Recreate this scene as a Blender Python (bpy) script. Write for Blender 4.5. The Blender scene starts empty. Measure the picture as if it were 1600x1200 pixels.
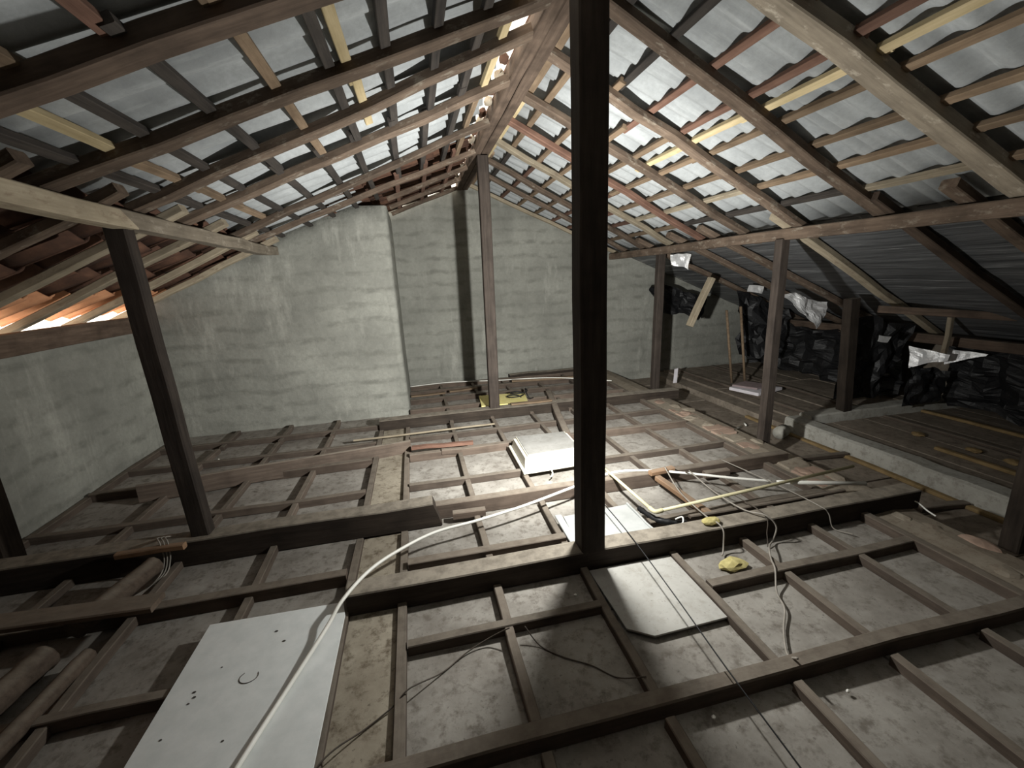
import bpy, bmesh, math, random
from mathutils import Vector, Matrix, noise as mnoise

random.seed(7)
scene = bpy.context.scene
col = scene.collection

# ------------------------------------------------------------------ camera
YAW, PIT, ROL, CAMH = 0.21033, 0.24399, -0.045466, 1.6
fwd = Vector((math.sin(YAW)*math.cos(PIT), math.cos(YAW)*math.cos(PIT), -math.sin(PIT)))
rgt = Vector((math.cos(YAW), -math.sin(YAW), 0))
upv = rgt.cross(fwd)
r2 = rgt*math.cos(ROL) + upv*math.sin(ROL)
u2 = upv*math.cos(ROL) - rgt*math.sin(ROL)
cam_data = bpy.data.cameras.new('camera')
cam_data.sensor_fit = 'HORIZONTAL'; cam_data.sensor_width = 36.0
cam_data.lens = 36.0*676.8/1600.0
cam_data.clip_start = 0.02
cam = bpy.data.objects.new('camera', cam_data); col.objects.link(cam)
m3 = Matrix((r2, u2, -fwd)).transposed()
cam.matrix_world = Matrix.Translation((0, 0, CAMH)) @ m3.to_4x4()
scene.camera = cam

# ------------------------------------------------------------------ world, lights, exposure
world = bpy.data.worlds.new('world'); scene.world = world; world.use_nodes = True
bg = world.node_tree.nodes['Background']
bg.inputs['Color'].default_value = (1.0, 0.90, 0.76, 1); bg.inputs['Strength'].default_value = 2.6

LX, LY, LZ = 0.89, 2.20, 1.02
def add_light(name, kind, energy, loc, color, size):
    d = bpy.data.lights.new(name, kind); d.energy = energy; d.color = color
    d.shadow_soft_size = size
    o = bpy.data.objects.new(name, d); col.objects.link(o); o.location = loc
    return o
add_light('work_lamp', 'POINT', 60, (LX, LY, LZ), (1.0, 1.0, 0.96), 0.035)
sp = add_light('work_lamp_beam', 'SPOT', 350, (LX, LY, LZ), (1.0, 1.0, 0.96), 0.035)
sp.data.spot_size = math.radians(178); sp.data.spot_blend = 1.0
sp.rotation_euler = Vector((0.06, 0.97, 0.13)).to_track_quat('-Z', 'Y').to_euler()

vs = scene.view_settings
vs.view_transform = 'Standard'; vs.look = 'None'; vs.gamma = 1.0; vs.use_curve_mapping = False
vs.exposure = 0.48

# ------------------------------------------------------------------ materials
def newmat(name):
    m = bpy.data.materials.new(name); m.use_nodes = True
    nt = m.node_tree; b = nt.nodes['Principled BSDF']
    return m, nt, b
def ramp(nt, fac, stops):
    n = nt.nodes.new('ShaderNodeValToRGB')
    e = n.color_ramp.elements
    e[0].position, e[0].color = stops[0][0], (*stops[0][1], 1)
    e[1].position, e[1].color = stops[-1][0], (*stops[-1][1], 1)
    for p, c in stops[1:-1]:
        k = e.new(p); k.color = (*c, 1)
    nt.links.new(fac, n.inputs[0]); return n.outputs[0]
def coords(nt, scale, rnd=True):
    tc = nt.nodes.new('ShaderNodeTexCoord'); mp = nt.nodes.new('ShaderNodeMapping')
    mp.inputs['Scale'].default_value = scale
    nt.links.new(tc.outputs['Object'], mp.inputs[0])
    if rnd:
        oi = nt.nodes.new('ShaderNodeObjectInfo'); mu = nt.nodes.new('ShaderNodeMath'); mu.operation = 'MULTIPLY'
        mu.inputs[1].default_value = 37.0; nt.links.new(oi.outputs['Random'], mu.inputs[0])
        cx = nt.nodes.new('ShaderNodeCombineXYZ')
        for i in range(3): nt.links.new(mu.outputs[0], cx.inputs[i])
        nt.links.new(cx.outputs[0], mp.inputs['Location'])
    return mp.outputs[0]
def noise(nt, vec, scale, detail=5, rough=.6):
    n = nt.nodes.new('ShaderNodeTexNoise'); n.inputs['Scale'].default_value = scale
    n.inputs['Detail'].default_value = detail; n.inputs['Roughness'].default_value = rough
    nt.links.new(vec, n.inputs['Vector']); return n.outputs[0]
def mix(nt, fac, a, b, mode='MIX'):
    n = nt.nodes.new('ShaderNodeMix'); n.data_type = 'RGBA'; n.blend_type = mode
    for inp, v in ((n.inputs[0], fac), (n.inputs[6], a), (n.inputs[7], b)):
        if isinstance(v, (int, float)): inp.default_value = v
        elif isinstance(v, tuple): inp.default_value = (*v, 1)
        else: nt.links.new(v, inp)
    return n.outputs[2]
def bump(nt, b, h, strength, dist=.01):
    n = nt.nodes.new('ShaderNodeBump'); n.inputs['Strength'].default_value = strength
    n.inputs['Distance'].default_value = dist
    nt.links.new(h, n.inputs['Height']); nt.links.new(n.outputs[0], b.inputs['Normal'])
def mapr(nt, v, a, b_, c=0., d=1.):
    n = nt.nodes.new('ShaderNodeMapRange'); n.inputs[1].default_value = a; n.inputs[2].default_value = b_
    n.inputs[3].default_value = c; n.inputs[4].default_value = d
    nt.links.new(v, n.inputs[0]); return n.outputs[0]
def math2(nt, op, a, b_):
    n = nt.nodes.new('ShaderNodeMath'); n.operation = op
    for i, v in enumerate((a, b_)):
        if isinstance(v, (int, float)): n.inputs[i].default_value = v
        else: nt.links.new(v, n.inputs[i])
    return n.outputs[0]

DUST = (.30, .265, .215)
def wood(name, c1, c2, dust=0.0, rough=.85, stain=.5, spots=None):
    m, nt, b = newmat(name)
    grain = noise(nt, coords(nt, (3, 38, 38)), 1.0, 6, .65)
    c = ramp(nt, grain, [(.3, c1), (.7, c2)])
    blot = noise(nt, coords(nt, (1, 1, 1)), 5.0, 4, .6)
    c = mix(nt, mapr(nt, blot, .42, .7, 0, stain), c, tuple(.42*x for x in c1))
    if spots:
        sp_ = noise(nt, coords(nt, (1, 2, 2)), 9.0, 5, .7)
        c = mix(nt, mapr(nt, sp_, .56, .66, 0, .7), c, spots)
    oi = nt.nodes.new('ShaderNodeObjectInfo')
    hv = nt.nodes.new('ShaderNodeHueSaturation')
    nt.links.new(mapr(nt, oi.outputs['Random'], 0, 1, .75, 1.25), hv.inputs['Value'])
    nt.links.new(c, hv.inputs['Color']); c = hv.outputs[0]
    if dust:
        ge = nt.nodes.new('ShaderNodeNewGeometry'); sx = nt.nodes.new('ShaderNodeSeparateXYZ')
        nt.links.new(ge.outputs['Normal'], sx.inputs[0])
        dn = noise(nt, coords(nt, (1, 1, 1)), 14.0, 5, .65)
        f = math2(nt, 'MULTIPLY', mapr(nt, sx.outputs[2], .5, .9), mapr(nt, dn, .25, .6, .35*dust, dust))
        c = mix(nt, f, c, DUST)
    nt.links.new(c, b.inputs['Base Color']); b.inputs['Roughness'].default_value = rough
    b.inputs['Specular IOR Level'].default_value = .25
    bump(nt, b, grain, .35, .006)
    return m
def plain(name, stops, scale=6.0, rough=.8, stretch=(1, 1, 1), bmp=.2, metal=0., spec=.3, detail=6, rnd=True):
    m, nt, b = newmat(name)
    n = noise(nt, coords(nt, stretch, rnd), scale, detail, .65)
    nt.links.new(ramp(nt, n, stops), b.inputs['Base Color'])
    b.inputs['Roughness'].default_value = rough; b.inputs['Metallic'].default_value = metal
    b.inputs['Specular IOR Level'].default_value = spec
    if bmp: bump(nt, b, n, bmp, .01)
    return m

M = {}
M['dark'] = wood('dark_timber', (.022, .016, .012), (.050, .038, .029), dust=.95, stain=.5)
M['post'] = wood('post_timber', (.030, .023, .019), (.066, .052, .043), dust=.6, stain=.45)
M['rafter'] = wood('rafter_timber', (.088, .062, .045), (.178, .130, .095), dust=.3, stain=.6, spots=(.25, .215, .17))
M['rafter_dark'] = wood('rafter_dark_timber', (.066, .046, .034), (.14, .10, .074), dust=.3, stain=.6)
M['pale'] = wood('pale_timber', (.26, .215, .15), (.40, .34, .25), dust=.2, stain=.35, spots=(.20, .15, .105))
M['greylog'] = wood('grey_log', (.175, .145, .11), (.30, .255, .195), dust=.2, stain=.35, spots=(.42, .37, .30))
M['yellow'] = wood('new_pine', (.42, .33, .18), (.60, .49, .30), dust=.2, stain=.25)
M['bat_red'] = wood('batten_red', (.11, .058, .041), (.20, .115, .083), stain=.5)
M['bat_brown'] = wood('batten_brown', (.15, .102, .065), (.275, .20, .132), stain=.45)
M['bat_dark'] = wood('batten_dark', (.028, .024, .022), (.065, .055, .047), stain=.4)
M['strip'] = wood('floor_strip', (.075, .057, .045), (.128, .10, .079), dust=.45, stain=.5)
M['joist'] = wood('floor_joist', (.085, .063, .049), (.14, .106, .083), dust=.5, stain=.5)
M['plankwood'] = wood('plank_wood', (.075, .056, .044), (.14, .108, .085), dust=.8, stain=.5)
M['log'] = wood('log_wood', (.085, .062, .046), (.16, .12, .09), dust=.45, stain=.5)
M['orangewood'] = wood('orange_wood', (.22, .13, .075), (.36, .23, .14), dust=.3)

def m_sheet():
    m, nt, b = newmat('fibre_cement')
    v = coords(nt, (1, 1, 1))
    n1 = noise(nt, v, 3.0, 6, .65); n2 = noise(nt, v, 38.0, 4, .7)
    streak = noise(nt, coords(nt, (1.2, 14, 1.2)), 2.0, 5, .6)
    c = ramp(nt, n1, [(.28, (.28, .294, .30)), (.72, (.455, .475, .48))])
    c = mix(nt, mapr(nt, n2, .35, .7, 0, .45), c, (.26, .27, .265))
    c = mix(nt, mapr(nt, streak, .55, .75, 0, .35), c, (.62, .64, .64))
    nt.links.new(c, b.inputs['Base Color']); b.inputs['Roughness'].default_value = .8
    b.inputs['Specular IOR Level'].default_value = .2
    bump(nt, b, n2, .25, .004)
    return m
M['sheet'] = m_sheet()

def m_plaster(name, base, dark, light):
    m, nt, b = newmat(name)
    v = coords(nt, (1, 1, 1), False)
    big = noise(nt, v, 1.3, 6, .65)
    c = ramp(nt, big, [(.3, tuple(x*.58 for x in base)), (.7, tuple(x*1.1 for x in base))])
    # ghost of the brick courses through the thin render: dashes in rows
    wv = nt.nodes.new('ShaderNodeTexWave'); wv.wave_type = 'BANDS'; wv.bands_direction = 'Z'
    wv.inputs['Scale'].default_value = 1.75; wv.inputs['Distortion'].default_value = 3.2
    wv.inputs['Detail'].default_value = 3; wv.inputs['Detail Scale'].default_value = 1.2
    nt.links.new(v, wv.inputs['Vector'])
    dash = noise(nt, coords(nt, (4.6, 4.6, 7.5), False), 1.0, 5, .7)
    f = math2(nt, 'MULTIPLY', mapr(nt, wv.outputs[1], .55, .95), mapr(nt, dash, .42, .62, 0, .75))
    c = mix(nt, f, c, dark)
    drip = noise(nt, coords(nt, (2.4, 2.4, .6), False), 1.3, 7, .7)
    c = mix(nt, mapr(nt, drip, .56, .68, 0, .6), c, light)
    drip2 = noise(nt, coords(nt, (5.0, 5.0, 1.0), False), 1.0, 6, .7)
    c = mix(nt, mapr(nt, drip2, .58, .74, 0, .7), c, dark)
    fine = noise(nt, v, 26, 6, .7)
    c = mix(nt, mapr(nt, fine, .35, .7, 0, .35), c, tuple(x*.5 for x in base))
    nt.links.new(c, b.inputs['Base Color']); b.inputs['Roughness'].default_value = .92
    b.inputs['Specular IOR Level'].default_value = .15
    mb = noise(nt, v, 9, 7, .65); bump(nt, b, mb, .6, .02)
    return m
M['plaster'] = m_plaster('cement_render', (.345, .345, .305), (.175, .175, .152), (.47, .465, .415))

def m_panel(name, a, b_, dirt, k=.6):
    m, nt, b = newmat(name)
    v = coords(nt, (1, 1, 1))
    n1 = noise(nt, v, 4.0, 7, .7); n2 = noise(nt, v, 17, 5, .7); n3 = noise(nt, v, 60, 3, .6)
    c = ramp(nt, n1, [(.3, a), (.7, b_)])
    n0 = noise(nt, v, 1.6, 6, .7)
    c = mix(nt, mapr(nt, n0, .50, .72, 0, k*.7), c, dirt)
    c = mix(nt, mapr(nt, n2, .50, .66, 0, k), c, dirt)
    c = mix(nt, mapr(nt, n3, .64, .72, 0, .5), c, tuple(x*.4 for x in dirt))
    nt.links.new(c, b.inputs['Base Color']); b.inputs['Roughness'].default_value = .9
    b.inputs['Specular IOR Level'].default_value = .15
    bump(nt, b, n2, .25, .006)
    return m
M['panel'] = m_panel('ceiling_board_dusty', (.205, .188, .165), (.375, .355, .32), (.125, .107, .088), .75)
M['panel2'] = m_panel('plank_mouldy', (.22, .19, .145), (.38, .34, .27), (.10, .075, .05), .8)
M['lowfloor'] = m_panel('low_boards', (.17, .142, .112), (.31, .265, .215), (.095, .072, .056))
M['whiteboard'] = plain('white_board', [(.3, (.66, .69, .68)), (.7, (.78, .80, .79))], 12, .6, bmp=.05)
M['traywhite'] = plain('tray_white', [(.3, (.40, .41, .40)), (.7, (.49, .50, .49))], 10, .6, bmp=.05)
M['greyboard'] = m_panel('dusty_white_board', (.36, .35, .32), (.46, .45, .42), (.26, .24, .20), .4)
M['boxdust'] = m_panel('box_dust', (.17, .166, .153), (.25, .245, .23), (.12, .112, .096), .4)
M['plastic'] = plain('white_plastic', [(.3, (.60, .575, .49)), (.7, (.67, .65, .565))], 6, .4, bmp=0)
M['pvc'] = plain('pvc_white', [(.3, (.78, .77, .70)), (.7, (.86, .85, .80))], 8, .4, bmp=0)
M['pvc_yellow'] = plain('pvc_yellow', [(.3, (.66, .60, .36)), (.7, (.76, .71, .48))], 8, .45, bmp=0)
M['yellowboard'] = plain('yellow_board', [(.3, (.74, .64, .22)), (.7, (.84, .76, .36))], 7, .7, bmp=.1)
M['foam'] = plain('yellow_foam', [(.3, (.36, .31, .12)), (.7, (.55, .48, .22))], 25, .95, bmp=.5)
M['black'] = plain('black_rubber', [(.3, (.008, .008, .009)), (.7, (.018, .018, .019))], 20, .5, bmp=0)
M['wire'] = plain('grey_wire', [(.3, (.23, .21, .18)), (.7, (.36, .33, .29))], 20, .6, bmp=0)
M['cord'] = plain('brown_cord', [(.3, (.06, .05, .04)), (.7, (.10, .08, .065))], 20, .7, bmp=0)
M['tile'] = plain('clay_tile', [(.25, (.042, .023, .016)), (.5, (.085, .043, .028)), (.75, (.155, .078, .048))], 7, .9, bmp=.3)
M['tile_daylit'] = plain('clay_tile_daylit', [(.25, (.42, .19, .095)), (.5, (.56, .27, .14)), (.75, (.66, .34, .18))], 7, .9, bmp=.3)  # brighter copy of the clay tile, daylight at the eave painted into its colour
M['brick'] = plain('brick_clay', [(.25, (.27, .19, .145)), (.7, (.40, .285, .22))], 14, .95, bmp=.5)
M['mortar'] = m_panel('wall_top_mortar', (.24, .205, .16), (.36, .315, .25), (.17, .125, .09))
M['concrete'] = m_panel('pale_concrete', (.34, .33, .29), (.48, .47, .43), (.20, .185, .155))
M['goldstrip'] = plain('gold_lath', [(.3, (.16, .11, .05)), (.7, (.30, .21, .10))], 9, .85, bmp=.2)
M['styro'] = plain('styrofoam', [(.3, (.70, .66, .70)), (.7, (.80, .77, .80))], 10, .8, bmp=.1)
M['pinkpaper'] = plain('dusty_pink_board', [(.3, (.26, .20, .20)), (.7, (.36, .29, .29))], 10, .9, bmp=.1)

def m_foil(name, c, rough, metal=1.0):
    m, nt, b = newmat(name)
    n = noise(nt, coords(nt, (1, 1, 1)), 9, 6, .7)
    b.inputs['Base Color'].default_value = (*c, 1)
    b.inputs['Metallic'].default_value = metal
    nt.links.new(mapr(nt, n, .3, .7, rough*.7, rough*1.4), b.inputs['Roughness'])
    bump(nt, b, n, .6, .02)
    return m
M['foil'] = m_foil('silver_foil', (.90, .90, .90), .4, .45)
def m_darkfoil():
    m, nt, b = newmat('black_underlay')
    s = noise(nt, coords(nt, (22, 1.1, 6), False), 1.0, 6, .7)
    c = ramp(nt, s, [(.35, (.075, .078, .082)), (.58, (.19, .195, .20)), (.72, (.55, .56, .57))])
    nt.links.new(c, b.inputs['Base Color']); b.inputs['Roughness'].default_value = .5
    b.inputs['Metallic'].default_value = .35
    bump(nt, b, s, .6, .02)
    return m
M['darkfoil'] = m_darkfoil()
M['tarp'] = m_foil('black_plastic', (.010, .010, .011), .5, .0)
M['dot'] = plain('dark_mark', [(.3, (.05, .045, .04)), (.7, (.09, .08, .07))], 10, .9, bmp=0)

# ------------------------------------------------------------------ helpers
def link(name, me, mat=None, parent=None, mw=None):
    o = bpy.data.objects.new(name, me); col.objects.link(o)
    if mat is not None and me is not None and len(me.materials) == 0: me.materials.append(mat if not isinstance(mat, str) else M[mat])
    if mw is not None: o.matrix_world = mw
    if parent is not None:
        o.parent = parent; o.matrix_parent_inverse = parent.matrix_basis.inverted()
        if mw is not None: o.matrix_basis = mw
    return o
def tag(o, label, cat, group=None):
    o['label'] = label; o['category'] = cat
    if group: o['group'] = group
    return o
def struct(o): o['kind'] = 'structure'; return o
def empty(name, loc, label, cat, group=None):
    o = bpy.data.objects.new(name, None); col.objects.link(o); o.location = loc; o.empty_display_size = .05
    return tag(o, label, cat, group)
def mesh(name, vs_, fs, smooth=False):
    me = bpy.data.meshes.new(name); me.from_pydata([tuple(v) for v in vs_], [], fs); me.update()
    if smooth:
        for p in me.polygons: p.use_smooth = True
    return me
def frame_from(p0, p1, up=(0, 0, 1)):
    x = (p1-p0).normalized(); up = Vector(up)
    y = up.cross(x); y.normalize(); z = x.cross(y)
    return Matrix((x, y, z)).transposed().to_4x4()
def beam_mesh(L, w, h, seg=3, cham=.006, jit=.004, endslant=.0, taper=1.0):
    vs_, fs = [], []
    a, b_ = w/2, h/2
    for i in range(seg+1):
        t = i/seg; k = 1+(taper-1)*t
        oy, oz = random.uniform(-jit, jit), random.uniform(-jit, jit)
        kw, kh = k*(1+random.uniform(-jit, jit)*4), k*(1+random.uniform(-jit, jit)*3)
        A, B = a*kw, b_*kh; c = cham
        ring = [(-A+c, -B), (A-c, -B), (A, -B+c), (A, B-c), (A-c, B), (-A+c, B), (-A, B-c), (-A, -B+c)]
        for (y, z) in ring:
            dx = 0
            if i == 0: dx = endslant*(z/b_)*.5
            if i == seg: dx = -endslant*(z/b_)*.5
            vs_.append((L*t+dx, y+oy, z+oz))
    for i in range(seg):
        for j in range(8):
            k0, k1 = i*8+j, i*8+(j+1) % 8
            fs.append((k0, k0+8, k1+8, k1))
    fs.append(tuple(range(8))); fs.append(tuple(seg*8+j for j in range(7, -1, -1)))
    return mesh('beam', vs_, fs)
def beam(name, p0, p1, w, h, mat, parent=None, up=(0, 0, 1), **kw):
    p0, p1 = Vector(p0), Vector(p1)
    me = beam_mesh((p1-p0).length, w, h, **kw)
    # flip faces outward
    bm = bmesh.new(); bm.from_mesh(me); bmesh.ops.recalc_face_normals(bm, faces=bm.faces); bm.to_mesh(me); bm.free()
    return link(name, me, mat, parent, Matrix.Translation(p0) @ frame_from(p0, p1, up))
def box(name, lo, hi, mat, parent=None, cham=.0, rz=0., jit=0.):
    lo, hi = Vector(lo), Vector(hi); c = (lo+hi)/2; d = (hi-lo)/2
    bm = bmesh.new(); bmesh.ops.create_cube(bm, size=2.0)
    for v in bm.verts:
        v.co = Vector((v.co.x*d.x, v.co.y*d.y, v.co.z*d.z))
        if jit: v.co += Vector([random.uniform(-jit, jit) for _ in range(3)])
    if cham: bmesh.ops.bevel(bm, geom=bm.edges[:], offset=cham, segments=1, affect='EDGES')
    me = bpy.data.meshes.new(name); bm.to_mesh(me); bm.free()
    return link(name, me, mat, parent, Matrix.Translation(c) @ Matrix.Rotation(rz, 4, 'Z'))
def smooth_path(pts, n=8):
    P = [Vector(p) for p in pts]; out = []
    for i in range(len(P)-1):
        p0 = P[max(i-1, 0)]; p1 = P[i]; p2 = P[i+1]; p3 = P[min(i+2, len(P)-1)]
        for k in range(n):
            t = k/n
            out.append(.5*((2*p1)+(p2-p0)*t+(2*p0-5*p1+4*p2-p3)*t*t+(3*p1-p0-3*p2+p3)*t**3))
    out.append(P[-1]); return out
def tube(name, pts, r, mat, parent=None, n=8, sides=8, curve=True, r1=None, jit=0.):
    P = smooth_path(pts, n) if curve else [Vector(p) for p in pts]
    o0 = P[0].copy(); P = [p-o0 for p in P]
    vs_, fs = [], []
    prev = None
    for i, p in enumerate(P):
        t = (P[min(i+1, len(P)-1)]-P[max(i-1, 0)]).normalized()
        if prev is None:
            a = t.orthogonal().normalized()
        else:
            a = (prev-t*prev.dot(t)).normalized()
        prev = a; b_ = t.cross(a)
        rr = r if r1 is None else r+(r1-r)*i/(len(P)-1)
        rr *= 1+random.uniform(-jit, jit)
        for j in range(sides):
            th = 2*math.pi*j/sides
            vs_.append(p+a*math.cos(th)*rr+b_*math.sin(th)*rr)
    for i in range(len(P)-1):
        for j in range(sides):
            k0, k1 = i*sides+j, i*sides+(j+1) % sides
            fs.append((k0, k1, k1+sides, k0+sides))
    fs.append(tuple(range(sides-1, -1, -1))); fs.append(tuple((len(P)-1)*sides+j for j in range(sides)))
    me = mesh(name, vs_, fs, True)
    return link(name, me, mat, parent, Matrix.Translation(o0))
def prism(name, outline, z0, z1, mat, parent=None):
    """vertical prism from an XY outline"""
    n = len(outline); cx = sum(p[0] for p in outline)/n; cy = sum(p[1] for p in outline)/n
    vs_ = [(x-cx, y-cy, 0) for x, y in outline]+[(x-cx, y-cy, z1-z0) for x, y in outline]
    fs = [tuple(range(n-1, -1, -1)), tuple(range(n, 2*n))]+[(i, (i+1) % n, n+(i+1) % n, n+i) for i in range(n)]
    me = mesh(name, vs_, fs)
    bm = bmesh.new(); bm.from_mesh(me); bmesh.ops.recalc_face_normals(bm, faces=bm.faces); bm.to_mesh(me); bm.free()
    return link(name, me, mat, parent, Matrix.Translation((cx, cy, z0)))
def wall_mesh(poly, axis, t):
    """upright slab: polygon in (u, z) extruded along the other horizontal axis by t; returns verts/faces in world"""
    def P(u, z, d): return (u, d, z) if axis == 'x' else (d, u, z)
    n = len(poly)
    vs_ = [P(u, z, 0) for u, z in poly]+[P(u, z, t) for u, z in poly]
    fs = [tuple(range(n)), tuple(range(2*n-1, n-1, -1))]+[(i, n+i, n+(i+1) % n, (i+1) % n) for i in range(n)]
    me = mesh('wall', vs_, fs)
    bm = bmesh.new(); bm.from_mesh(me); bmesh.ops.recalc_face_normals(bm, faces=bm.faces); bm.to_mesh(me); bm.free()
    return me

RIDGE = .81
def zL(X): return 2.02+.36*(X+1.4)          # underside of the left rafters
def zE(X): return 1.415+.445*(X+2.7)          # underside of the left eave rafters
def zR(X): return 1.88-.43*(X-3.1)          # underside of the right rafters
YB, YF = 6.62, -1.6                          # back wall, front wall behind the camera

# ------------------------------------------------------------------ walls
w = struct(link('wall_back', wall_mesh([(-.3, -.3), (6.6, -.3), (6.6, zR(6.6)+.09), (.87, zR(.87)+.06), (.66, zL(.66)+.09), (-.3, zL(-.3)+.10)], 'x', .15), 'plaster', None, Matrix.Translation((0, YB, 0))))
# the shorter, nearer wall on the left: rendered block with a rounded free corner
def bump_wall():
    bm = bmesh.new()
    lo = [(-2.72, 5.28), (-.26, 5.28), (-.215, 5.295), (-.20, 5.34), (-.20, 6.64), (-2.72, 6.64)]
    top = [zL(-2.72)+.06, zL(-.5)+.1, zL(-.5)+.1, zL(-.5)+.1, zL(-.5)+.1, zL(-2.72)+.06]
    nz = 14; rows = []
    # front face as a gently uneven grid so the render does not look machine flat
    nx = 26
    def pt(u, v):
        X = -2.72+u*2.46
        zt = min(zL(X)+.09, zL(-.55)+.09)
        z = -.05+v*(zt+.05)
        off = .012*mnoise.noise(Vector((X*1.7, z*1.7, 3.1)))+.006*mnoise.noise(Vector((X*6, z*6, 1.1)))
        return Vector((X, 5.28+off, z))
    grid = [[bm.verts.new(pt(i/nx, j/nz)) for i in range(nx+1)] for j in range(nz+1)]
    for j in range(nz):
        for i in range(nx):
            bm.faces.new((grid[j][i], grid[j][i+1], grid[j+1][i+1], grid[j+1][i]))
    # rounded corner and return side
    prof = [(-.225, 5.287), (-.204, 5.31), (-.198, 5.36), (-.20, 5.6), (-.20, 6.64)]
    prev = [grid[j][nx] for j in range(nz+1)]
    for (X, Y) in prof:
        cur = []
        for j in range(nz+1):
            zt = zL(-.55)+.09
            z = -.05+j/nz*(zt+.05)
            cur.append(bm.verts.new((X+.006*mnoise.noise(Vector((X, z*3, Y)))+.03*(1-j/nz)**3, Y, z)))
        for j in range(nz):
            bm.faces.new((prev[j], cur[j], cur[j+1], prev[j+1]))
        prev = cur
    # top and back
    tb = [bm.verts.new((-2.72+i/nx*2.46, 6.64, min(zL(-2.72+i/nx*2.46)+.09, zL(-.55)+.09))) for i in range(nx+1)]
    for i in range(nx): bm.faces.new((grid[nz][i], grid[nz][i+1], tb[i+1], tb[i]))
    bmesh.ops.recalc_face_normals(bm, faces=bm.faces)
    me = bpy.data.meshes.new('wall_back_left'); bm.to_mesh(me); bm.free()
    for p in me.polygons: p.use_smooth = True
    return me
bw = bump_wall()
struct(link('wall_back_left', bw, 'plaster'))
struct(link('wall_left', wall_mesh([(YF, -.2), (5.4, -.2), (5.4, 1.22), (YF, 1.22)], 'y', -.16), 'plaster', None, Matrix.Translation((-2.70, 0, 0))))
struct(link('wall_front', wall_mesh([(-2.9, -.3), (6.6, -.3), (6.6, zR(6.6)+.1), (RIDGE, zR(RIDGE)+.2), (-2.9, zL(-2.9)+.12)], 'x', -.12), 'plaster', None, Matrix.Translation((0, YF, 0))))
struct(link('wall_right', wall_mesh([(YF, -.3), (YB+.1, -.3), (YB+.1, zR(6.4)+.14), (YF, zR(6.4)+.14)], 'y', .12), 'lowfloor', None, Matrix.Translation((6.4, 0, 0))))
# wooden wall plate along the top of the left wall
beam('trim_1', (-2.72, YF, 1.30), (-2.72, 5.26, 1.30), .10, .15, 'rafter_dark', seg=8, jit=.006)['kind'] = 'structure'

# ------------------------------------------------------------------ floor: ceiling boards, strips and joists seen from above
fl = struct(box('floor', (-2.72, YF, -.10), (2.72, 6.62, -.05), 'lowfloor'))
XS_L = [-2.70, -2.06, -1.51, -.99, -.475]
XS_N = [-.195, .285, .76, 1.30, 1.765, 2.25, 2.68]
XS_R = [-.195, .28, .75, 1.22, 1.71, 2.19, 2.66]
YS = [-1.55, -1.0, -.45, .08, .60, 1.13, 1.65, 2.21, 2.75, 3.22, 3.81, 4.28, 4.80, 5.32]
YS2 = [5.32, 5.75, 6.15, 6.60]
def panel_mesh(sx, sy):
    bm = bmesh.new(); bmesh.ops.create_cube(bm, size=1.0)
    for v in bm.verts: v.co = Vector((v.co.x*sx, v.co.y*sy, v.co.z*.012))
    me = bpy.data.meshes.new('ceiling_board'); bm.to_mesh(me); bm.free(); return me
def lay(xs, ys):
    for i in range(len(xs)-1):
        for j in range(len(ys)-1):
            x0, x1, y0, y1 = xs[i]+.004, xs[i+1]-.004, ys[j]+.004, ys[j+1]-.004
            mw = Matrix.Translation(((x0+x1)/2, (y0+y1)/2, -.008+random.uniform(-.004, .003))) @ Matrix.Rotation(random.uniform(-.008, .008), 4, 'X') @ Matrix.Rotation(random.uniform(-.008, .008), 4, 'Y')
            link('ceiling_board', panel_mesh(x1-x0, y1-y0), 'panel', fl, mw)
YN = YS[:8]; lay(XS_L, YS); lay(XS_N, YN); lay(XS_R, YS[7:]); lay([-.195]+XS_R[1:], YS2)
for (a, b_) in ((-1.5, .35), (.37, 1.06), (1.18, 2.60), (2.80, 4.16), (4.2, 4.7)):
    box('plank', (-.452, a, -.002), (-.222, b_, .018), 'panel2', fl, jit=.003)
# strips running away from the camera
for X in XS_L[1:-1]+XS_R[1:-1]:
    far = 5.22 if X < -.2 else 6.55
    cuts = [-1.5, 1.10, 2.66, 4.66, far] if X < -.2 else [2.04, 2.72, 4.66, far]
    for a, b_ in zip(cuts[:-1], cuts[1:]):
        beam('floor_strip', (X+random.uniform(-.008, .008), a+.03, .018), (X+random.uniform(-.008, .008), b_-.02, .018), .042, .05, 'strip', fl, seg=4, jit=.004, cham=.004)
for X in XS_N[1:-1]:
    for a, b_ in ((-1.5, 1.10), (1.15, 1.95)):
        beam('floor_strip', (X+random.uniform(-.006, .006), a+.03, .018), (X+random.uniform(-.006, .006), b_-.02, .018), .042, .05, 'strip', fl, seg=4, jit=.004, cham=.004)
for X in (-.475, -.197):
    for a, b_ in ((-1.5, 1.06), (1.18, 2.58), (2.70, 4.66)):
        beam('floor_strip', (X, a, .016), (X+random.uniform(-.006, .006), b_, .016), .045, .052, 'strip', fl, seg=4, jit=.003, cham=.004)
beam('floor_strip', (2.66, -1.5, .02), (2.65, 6.5, .02), .05, .06, 'strip', fl, seg=8, jit=.006, cham=.004)
beam('floor_strip', (-2.67, -1.5, .02), (-2.67, 5.2, .02), .05, .06, 'strip', fl, seg=8, jit=.006, cham=.004)
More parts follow.
